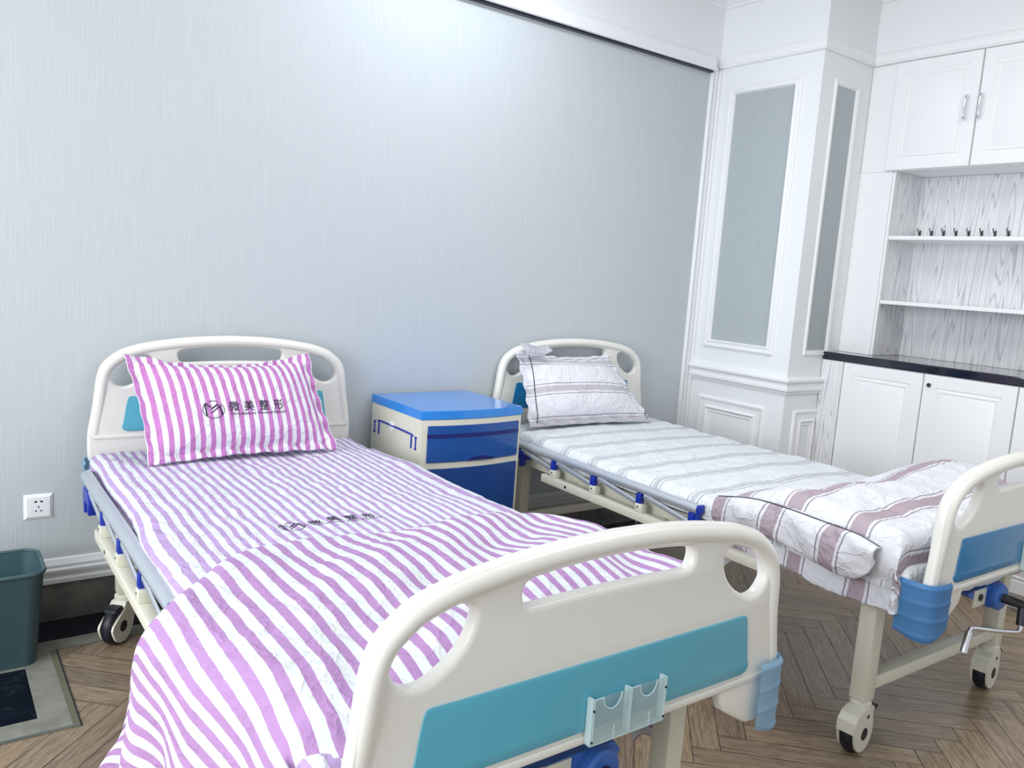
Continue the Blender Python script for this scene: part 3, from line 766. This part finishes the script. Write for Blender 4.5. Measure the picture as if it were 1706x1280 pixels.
def card_holder(u0):
    """clear two-pocket card holder on the outer face of the footboard (board coords)"""
    y = -(BOARD_T/2-.0005); z0, z1 = .649, .729; bm = bmesh.new()
    w = .170
    box(bm, u0, u0+w, y-.002, y, z0, z0+.072)
    def pocket(a, b):
        n = 10; pts = [(a, z0+.003), (b, z0+.003), (b, z1), (b-.018, z1)]
        cxx = (a+b)/2; rr = (b-a)/2-.018
        pts += [(cxx+rr*math.cos(PI*k/n), z1-.024*math.sin(PI*k/n)) for k in range(1, n)]+[(a+.018, z1), (a, z1)]
        prism(bm, pts, 'y', y-.012, y-.0135)
        for i in range(3, len(pts)-1):
            p, q = pts[i], pts[i+1]; tube(bm, [(p[0], y-.0128, p[1]), (q[0], y-.0128, q[1])], .0012, seg=4, mi=1)
        box(bm, b-.032, b-.030, y-.0145, y-.013, z0+.003, z0+.026, mi=1)
    pocket(u0+.006, u0+.082); pocket(u0+.088, u0+.164)
    for a in (u0, u0+.082, u0+w-.006): box(bm, a, a+.006, y-.014, y, z0, z1, mi=1)
    box(bm, u0, u0+w, y-.014, y, z0, z0+.003, mi=1)
    for a in (u0+.003, u0+w-.003):
        for z in (z0+.008, z1-.018): lathe(bm, [(.002, 0), (.002, -.002), (.0005, -.0022)], a, y-.014, z, 'y', 8, mi=2)
    return bm
B1, R1 = (.9162, -.0952, 0), R(-.405)
B2, R2 = (2.5828, -.0628, 0), R(-1.199)
bed1 = bed('hospital_bed', 'ivory hospital bed nearest the camera with glare-paled blue footboard panel under the lilac-striped quilt', B1, R1, (176, 212, 236), (86, 172, 196), -.046)  # panel base colour has gloss glare mixed in, so paler than the other bed's
bed2 = bed('hospital_bed', 'ivory hospital bed beside the cabinets with deeper blue footboard panel and white bedding', B2, R2, (104, 166, 222), (14, 116, 170), .012)

# ------------------------------------------------------------------ cloth
def grid_obj(name, pts, uvs, m, closed_thick=0, smooth=180):
    """pts[i][j] -> mesh with uvs; optional solidify thickness"""
    bm = bmesh.new(); uvl = bm.loops.layers.uv.new('UVMap')
    V = [[bm.verts.new(p) for p in row] for row in pts]
    uvd = {}
    for i, row in enumerate(V):
        for j, v_ in enumerate(row): uvd[v_] = uvs[i][j]
    for i in range(len(V)-1):
        for j in range(len(V[0])-1):
            f = bm.faces.new((V[i][j], V[i+1][j], V[i+1][j+1], V[i][j+1]))
            for l in f.loops: l[uvl].uv = uvd[l.vert]
    bmesh.ops.recalc_face_normals(bm, faces=bm.faces)
    if closed_thick:
        bm.normal_update(); nu, nv = len(V), len(V[0])
        if V[nu//2][nv//2].normal.dot(Vector((0, -.05, 1))) < 0 and closed_thick > 0:
            bmesh.ops.reverse_faces(bm, faces=bm.faces); bm.normal_update()
        D = [[bm.verts.new(v_.co-v_.normal*abs(closed_thick)) for v_ in row] for row in V]
        for i in range(nu):
            for j in range(nv): uvd[D[i][j]] = uvs[i][j]
        def q4(a, b, c, d):
            f = bm.faces.new((a, b, c, d))
            for l in f.loops: l[uvl].uv = uvd[l.vert]
        for i in range(nu-1):
            for j in range(nv-1): q4(D[i][j], D[i][j+1], D[i+1][j+1], D[i+1][j])
        for i in range(nu-1):
            q4(V[i][0], V[i+1][0], D[i+1][0], D[i][0]); q4(V[i][-1], D[i][-1], D[i+1][-1], V[i+1][-1])
        for j in range(nv-1):
            q4(V[0][j], D[0][j], D[0][j+1], V[0][j+1]); q4(V[-1][j], V[-1][j+1], D[-1][j+1], D[-1][j])
        bmesh.ops.recalc_face_normals(bm, faces=bm.faces)
    return obj(name, bm, m, None, smooth)
def place(o, loc, rz):
    o.location = loc; o.rotation_euler = (0, 0, rz); return o
def drape(s, e, r, lean=.0):
    """arc-length s beyond flat edge e: returns (outward offset beyond e-r, drop)"""
    q = s-(e-r)
    if q <= 0: return s, 0.0
    a = q/r
    if a < PI/2: return e-r+r*math.sin(a), r*(1-math.cos(a))
    rest = q-r*PI/2
    return e+rest*lean, r+rest
def ridge(x): return 1-abs(x)
def wrinkle(u, v_, seed, amp):
    n = fbm(u*5+seed, v_*5, seed, 2)
    q = fbm(u*9+n*1.2+seed, v_*7+n*.8, seed+4, 3)
    return amp*((1-abs(q)*2.2)*.6)

def make_sheet(name, bedloc, rz, m, z0, seed, band=False, amp=.003):
    U, V0, V1, r = .472, .012, 1.985, .036; S = U-r+r*PI/2+.06; nu, nv = 110, 210
    pts, uvs = [], []
    for i in range(nu+1):
        s = -S+2*S*i/nu; a, du = drape(abs(s), U, r); a = math.copysign(a, s); row, ur = [], []
        for j in range(nv+1):
            t = (V0-.07)+(V1-V0+.14)*j/nv
            vm, half = (V0+V1)/2, (V1-V0)/2; b, dv = drape(abs(t-vm), half, .030); b = vm+math.copysign(b, t-vm)
            drop = min(.088, math.hypot(du, dv) if du and dv else du+dv)
            bg_ = (.048*sstep(.16, .5, b)*sstep(1.35, 1.1, b)) if s > 0 else -.022*sstep(.75, .95, b)
            if band: bg_ = -.012*sstep(.5, .8, b) if s < 0 else .0
            a2o = bg_*sstep(.40, .47, abs(a))
            if abs(bg_) > .001: drop = min(drop, .030+.058*sstep(.03, 0, abs(a2o)))
            flat = max(0, 1-drop/.03)
            z = z0-drop+.006*(1-(a/U)**2)
            h = wrinkle(a*1.2, b*1.0, seed, amp*1.6)+.008*fbm(a*4, b*3.4, seed)
            if band: h += .0022*math.sin(b*2*PI/.088+2*fbm(a*2, b*2, 3))*(.5+.5*fbm(a*4, b*2, 9))
            z += h*(.35+.65*flat); a2 = a+a2o+math.copysign(1, s)*(1-flat)*(.006*fbm(b*6, z*9, seed+2)-.002)+.007*fbm(a*7, b*8, seed+6, 3)*(1-abs(a)/.6)
            row.append((a2, -b, z)); ur.append((s, t))
        pts.append(row); uvs.append(ur)
    return place(grid_obj(name, pts, uvs, m), bedloc, rz)
sheet1 = make_sheet('bed_sheet', B1, R1, M_SHEET1, .603, 1.3)
tag(sheet1, 'lilac and white striped sheet stretched over the mattress of the nearer bed', 'sheet')
sheet2 = make_sheet('bed_sheet', B2, R2, M_SHEET2, .603, 5.1, True, .0022)
tag(sheet2, 'white sheet with fine pale grey bands over the mattress of the bed by the cabinets', 'sheet')

# quilt on the nearer bed
head_edge = [(-1.1, 1.14), (-.95, 1.22), (-.80, 1.31), (-.70, 1.368), (-.62, 1.412), (-.560, 1.415), (-.516, 1.380), (-.459, 1.316), (-.395, 1.240), (-.332, 1.198), (-.221, 1.177), (-.106, 1.188), (.011, 1.210), (.119, 1.200), (.315, 1.182), (.38, 1.21), (.45, 1.25), (.54, 1.34), (.64, 1.42), (1.06, 1.655)]
def make_quilt1():
    nu, nv = 190, 130; S0, S1 = -1.10, .99; pts, uvs = [], []
    for i in range(nu+1):
        s = S0+(S1-S0)*i/nu
        sl_ = s
        ve = lerpc(head_edge, s); vf = 1.985 if s < .55 else lerpc([(.55, 1.985), (.62, 1.93), (1.06, 1.69)], s)
        vf -= .03*sstep(.35, .50, abs(s)) if s < .55 else .03; row, ur = [], []
        for j in range(nv+1):
            q = j/nv; b = ve+(vf-ve)*q; dist = b-ve
            if s < 0:
                a, du = drape(-s, .597-.085*sstep(1.5, 1.93, b), .085, .03+.10*sstep(1.6, 1.9, b)); a = -a
            else: a, du = drape(s, .535, .06, .0)
            edge = 1-math.exp(-dist/.022)
            z = .622+.034*edge
            z -= .030*sstep(1.78, 1.95, b)*sstep(.1, -.35, a); hump = .022*math.exp(-((b-1.62)/.25)**2)*math.exp(-((a-.05)/.45)**2)
            wave = .011*math.sin((b*1.0+a*.55)*2*PI/.33+1.5*fbm(a*2, b*2, 1))*math.exp(-((a-.15)/.42)**2)*sstep(0, .1, dist)
            w2 = .016*fbm(a*3.4+b*1.2, b*3.1, 2.7, 3)+wrinkle(a, b, 8.2, .0035)
            z += (hump+wave+w2)*edge - du*1.0
            z -= .03*sstep(.06, 0, vf-b)*(1 if abs(a) < .5 else 0)
            k = sstep(.05, .35, du)
            fold = k*.018*math.sin(b*2*PI/.24+.9+3*du)+k*.010*fbm(b*6, du*4, 5)
            a2 = a-fold if s < 0 else a+fold*.5
            if s < 0: a2 -= .03*edge*sstep(0, .12, du)*0
            z = max(z, .012)
            row.append((a2, -b, z)); ur.append((s, b))
        pts.append(row); uvs.append(ur)
    return grid_obj('quilt', pts, uvs, M_QUILT1, .010)
q1 = place(make_quilt1(), B1, R1)
tag(q1, 'lilac and white striped quilt hanging off the side of the nearer bed', 'quilt')

# quilt on the far bed: rumpled heap at the foot with mauve bands
def make_quilt2():
    nu, nt = 150, 150; pts, uvs = [], []
    U = .505
    for i in range(nu+1):
        s = -.72+(1.50)*i/nu; a, du = drape(abs(s), U, .065, .02); a = math.copysign(a, s)
        row, ur = [], []
        ve = 1.36+.10*sstep(-.5, .0, a)*1.0-.02*a + .03*fbm(a*3, 1.1, 2)
        for j in range(nt+1):
            t = ve+(2.235-ve)*j/nt
            b, dv = drape(t-1.5, 1.970-1.5, .05, 0) if t > 1.5 else (t-1.5, 0); b += 1.5
            dist = t-ve; edge = 1-math.exp(-dist/.03)
            zt = .618+.050*edge+.030*sstep(0, .25, dist)
            zt += .018*math.exp(-((b-1.62)/.13)**2)+.020*fbm(a*3.2+3, b*3.6, 6.1, 3)*edge+wrinkle(a, b, 2.2, .006)*edge
            zt += .028*sstep(.05, .40, a)*edge*math.exp(-((b-1.62)/.16)**2)
            drop = min(max(du, dv)+.35*min(du, dv), .225)
            z = zt-drop
            k = sstep(.04, .16, drop)
            bulge = .012*math.sin(z*26+b*5)*k+.012*k*fbm(b*7, z*7, 4.4)
            a2 = a+math.copysign(1, s)*(bulge if du > 0 else 0)*(1 if du >= dv else .3)
            if s < 0 and du > 0: a2 += .03*sstep(.10, .2, du)
            b2 = min(b+.008*k*fbm(a*9, z*8, 7), 2.000)
            row.append((a2, -b2, z)); ur.append((s, t+.05*s))
        pts.append(row); uvs.append(ur)
    return grid_obj('quilt', pts, uvs, M_QUILT2, .008)
q2 = place(make_quilt2(), B2, R2)
tag(q2, 'rumpled white quilt with mauve-grey bands heaped at the foot of the bed by the cabinets', 'quilt')
def make_flap():
    nu, nt = 40, 110; pts, uvs = [], []
    for i in range(nu+1):
        p = i/nu; row, ur = [], []
        for j in range(nt+1):
            q = j/nt; b = 1.375+.545*q
            zt = lerpc([(0, .640), (.25, .668), (.45, .672), (.7, .668), (.88, .664), (1, .650)], q)
            zb = lerpc([(0, .560), (.2, .560), (.45, .566), (.7, .545), (.88, .540), (.97, .575), (1, .610)], q)
            th = PI*p*1.0
            z = zt+(zb-zt)*(1-math.cos(th*.85))/(1-math.cos(PI*.85))
            out = .505+.018+.022*math.sin(th)*(1 if q < .9 else 1-.6*(q-.9)/.1)+.012*fbm(b*8, z*10, 3.3)+.008*math.sin(b*30+z*20)*math.sin(th)
            if p < .12: out -= .020*(1-p/.12)
            row.append((-out, -b, z)); ur.append((-.49-p*.12, b+.016+.02*p))
        pts.append(row); uvs.append(ur)
    return grid_obj('turned_back_hem', pts, uvs, M_QUILT2, -.006)
fl2 = make_flap(); fl2.parent = q2
bm = bmesh.new()
tube(bm, [(-.5065-.012, -(1.375+.545*q/40), lerpc([(0, .640), (.25, .668), (.45, .672), (.7, .668), (.88, .664), (1, .650)], q/40)+.0005) for q in range(41)], .0016, seg=6)
pp = obj('piping', bm, M_PIPE, q2, 80)

# ------------------------------------------------------------------ pillows
def pillow_bm(TL, TR, BR, BL, thick, flange, m_idx_flange, seed, period_uv=1.0, nx=72, ny=56, dent=None):
    """corner points local (u, v, z); returns bmesh with uv in metres and front face toward +v"""
    TL, TR, BR, BL = [Vector((p[0], -p[1], p[2])) for p in (TL, TR, BR, BL)]
    W, H = (TR-TL).length, (TL-BL).length
    nrm = ((TR-TL).cross(TL-BL)).normalized()
    if nrm.y > 0: nrm = -nrm
    bm = bmesh.new(); uvl = bm.loops.layers.uv.new('UVMap'); uvd = {}
    fx, fy = flange/W, flange/H
    def P(a, b, side):
        base = BL.lerp(BR, a).lerp(TL.lerp(TR, a), b)
        ex = min(a, 1-a); ey = min(b, 1-b)
        # pinch edges inward between corners
        base += (TR-TL).normalized()*(-.014*(2*a-1)**3*math.sin(PI*b)) + (TL-BL).normalized()*(-(dent or .02)*(1 if b > .5 else .25)*(2*b-1)**3*math.sin(PI*a))
        ix, iy = max(0, (ex-fx)/(.5-fx)), max(0, (ey-fy)/(.5-fy))
        t = (1-(1-ix)**2.4)**.62*(1-(1-iy)**2.4)**.62 if ix > 0 and iy > 0 else 0
        wr = wrinkle(a*W*1.3, b*H*1.3, seed, .005)*(.3+.7*t)+.006*fbm(a*4, b*4, seed+side)
        fl_ = (1-t)*.007*math.sin(a*40+b*31+seed) if t < .05 else 0
        return base+nrm*(side*(thick*.5*t+.0025)+wr+fl_)
    grids = []
    for side in (1, -1):
        G = [[bm.verts.new(P(i/nx, j/ny, side)) for j in range(ny+1)] for i in range(nx+1)]
        for i in range(nx+1):
            for j in range(ny+1): uvd[G[i][j]] = (i/nx*W, j/ny*H)
        for i in range(nx):
            for j in range(ny):
                f = bm.faces.new((G[i][j], G[i+1][j], G[i+1][j+1], G[i][j+1]) if side == 1 else (G[i][j], G[i][j+1], G[i+1][j+1], G[i+1][j]))
                for l in f.loops: l[uvl].uv = uvd[l.vert]
                a, b = (i+.5)/nx, (j+.5)/ny
                if m_idx_flange and (min(a, 1-a) < fx or min(b, 1-b) < fy): f.material_index = 0
        grids.append(G)
    A, D = grids
    def strip(p, q):
        for k in range(len(p)-1):
            f = bm.faces.new((p[k], q[k], q[k+1], p[k+1]))
            for l in f.loops: l[uvl].uv = uvd[l.vert]
    strip([A[i][0] for i in range(nx+1)], [D[i][0] for i in range(nx+1)]); strip([D[i][ny] for i in range(nx+1)], [A[i][ny] for i in range(nx+1)])
    strip(A[nx], D[nx]); strip(D[0], A[0])
    bmesh.ops.recalc_face_normals(bm, faces=bm.faces)
    return bm
def conform(name, V, Fc, bvh, org, ex, ey, dirv, m, parent, lift=.0018):
    """lay flat 2-D faces on a surface: cast from org + x*ex + y*ey along dirv"""
    bm = bmesh.new(); vs = [bm.verts.new((x, y, 0)) for x, y in V]
    for f in Fc:
        try: bm.faces.new([vs[k] for k in f])
        except ValueError: pass
    bmesh.ops.triangulate(bm, faces=bm.faces)
    for _ in range(2):
        long = [e for e in bm.edges if e.calc_length() > .006]
        if long: bmesh.ops.subdivide_edges(bm, edges=long, cuts=1); bmesh.ops.triangulate(bm, faces=bm.faces)
    org, ex, ey, dirv = Vector(org), Vector(ex), Vector(ey), Vector(dirv)
    for v_ in bm.verts:
        o_ = org+ex*v_.co.x+ey*v_.co.y; hit = bvh.ray_cast(o_-dirv*.6, dirv)
        p = hit[0] if hit[0] is not None else o_
        v_.co = p-dirv*lift
    return obj(name, bm, m, parent)
def logo_geometry():
    """round 'M' emblem, two-line lettering; metres, origin at the emblem's left edge, centre line y=0"""
    V, Fc = [], []
    def poly(P):
        k = len(V); V.extend(P); Fc.append(tuple(range(k, k+len(P))))
    def arc(a0, a1, w0=.0018, n=22, cx=.0345, cy=0, rx=.0345, ry=.0275):
        for k in range(n):
            A, D = R(a0+(a1-a0)*k/n), R(a0+(a1-a0)*(k+1)/n)
            wt = w0
            poly([(cx+rx*math.cos(A), cy+ry*math.sin(A)), (cx+rx*math.cos(D), cy+ry*math.sin(D)), (cx+(rx-wt)*math.cos(D), cy+(ry-wt)*math.sin(D)), (cx+(rx-wt)*math.cos(A), cy+(ry-wt)*math.sin(A))])
    arc(62, 112); arc(130, 318); arc(-30, 45)
    def bar(x0, y0, x1, y1, wd):
        d = Vector((x1-x0, y1-y0)).normalized()*wd/2; nx_, ny_ = -d.y, d.x
        poly([(x0+nx_, y0+ny_), (x0-nx_, y0-ny_), (x1-nx_, y1-ny_), (x1+nx_, y1+ny_)])
    bar(.009, .019, .013, -.021, .0048); bar(.009, .020, .026, .008, .0040); bar(.028, .002, .050, .017, .0042)
    bar(.026, -.011, .055, .010, .0032); bar(.054, .013, .0615, -.017, .0052); bar(.055, .013, .050, .008, .0034)
    def add(s, size, x0, y0, width, bold):
        vv, ff = text_mesh(s, size, bold)
        if not vv: return
        xs = [p[0] for p in vv]; k = width/(max(xs)-min(xs)); x00 = min(xs); n0 = len(V)
        V.extend([(x0+(p[0]-x00)*k, y0+p[1]) for p in vv]); Fc.extend([tuple(q+n0 for q in f) for f in ff])
    for i, ch in enumerate('微美整形'): add(ch, .0345, .083+.0515*i, -.004, .034, .0003)
    add('Microbeauty Medical Beauty', .0125, .090, -.0185, .190, .0)
    return V, Fc
LV, LF = logo_geometry()

p1 = obj('pillow', pillow_bm((-.378, .070, .944), (.262, .060, .944), (.300, .275, .620), (-.338, .268, .611), .150, .030, 0, 3.1, dent=.048), M_PIL1, None, 180)
place(p1, B1, R1); tag(p1, 'orchid pink and white striped pillow with printed lettering against the left headboard', 'pillow')
def bvh_of(o):
    bm = bmesh.new(); bm.from_mesh(o.data); t = BVHTree.FromBMesh(bm); bm.free(); return t
conform('printed_lettering', LV, LF, bvh_of(p1), (-.171, -.30, .781), (1, 0, 0), (0, 0, 1), (0, 1, 0), M_INK, p1)
conform('printed_lettering', LV, LF, bvh_of(sheet1), (-.178, -1.000, .62), (1, .0, 0), (0, 1.15, 0), (0, 0, -1), M_INK, sheet1, .0015)
p2 = obj('pillow', pillow_bm((-.405, .055, .945), (.150, .050, .925), (.335, .215, .618), (-.412, .205, .622), .120, .030, 0, 6.4, dent=.022), M_PIL2, None, 180)
place(p2, B2, R2); tag(p2, 'white pillow with grey bands and dark piping leaning on the right-hand headboard', 'pillow')
bv2 = bvh_of(p2)
def on2(pts, bv, lift=.002):
    out = []
    for u, z in pts:
        h = bv.ray_cast(Vector((u, -1.0, z)), Vector((0, 1, 0)))
        if h[0] is not None: out.append(h[0]-Vector((0, lift, 0)))
    return out
bm = bmesh.new()
l1 = on2([(-.352-.004*math.sin(k/20*PI)*0-.006*math.cos(k/20*PI), .636+.300*k/20) for k in range(21)], bv2)
if len(l1) > 2: tube(bm, l1, .0019, seg=6)
obj('piping', bm, M_PIPE, p2, 80); bm = bmesh.new()
l2 = on2([(.300-.0*k, .632+.07*k/8) for k in range(9)], bv2)
if len(l2) > 2: tube(bm, l2, .0017, seg=6)
obj('piping', bm, M_PIPE, p2, 80)
# folded-over corner flap
bm = bmesh.new(); uvl = bm.loops.layers.uv.new('UVMap'); G = []
for i in range(13):
    a = i/12; row = []
    for j in range(9):
        b = j/8; u = -.405+.145*a+.01*b; z = .982-.010*a-.052*b*(1-.55*a)+.006*math.sin(a*7); v_ = .075+.050*math.sin(b*PI*.55)
        row.append(bm.verts.new((u, -v_, z)))
    G.append(row)
for i in range(12):
    for j in range(8):
        f = bm.faces.new((G[i][j], G[i+1][j], G[i+1][j+1], G[i][j+1]))
        for l in f.loops: l[uvl].uv = (l.vert.co.x, .09)
bmesh.ops.solidify(bm, geom=list(bm.faces), thickness=.003)
obj('folded_corner', bm, M_PIL2, p2, 60)
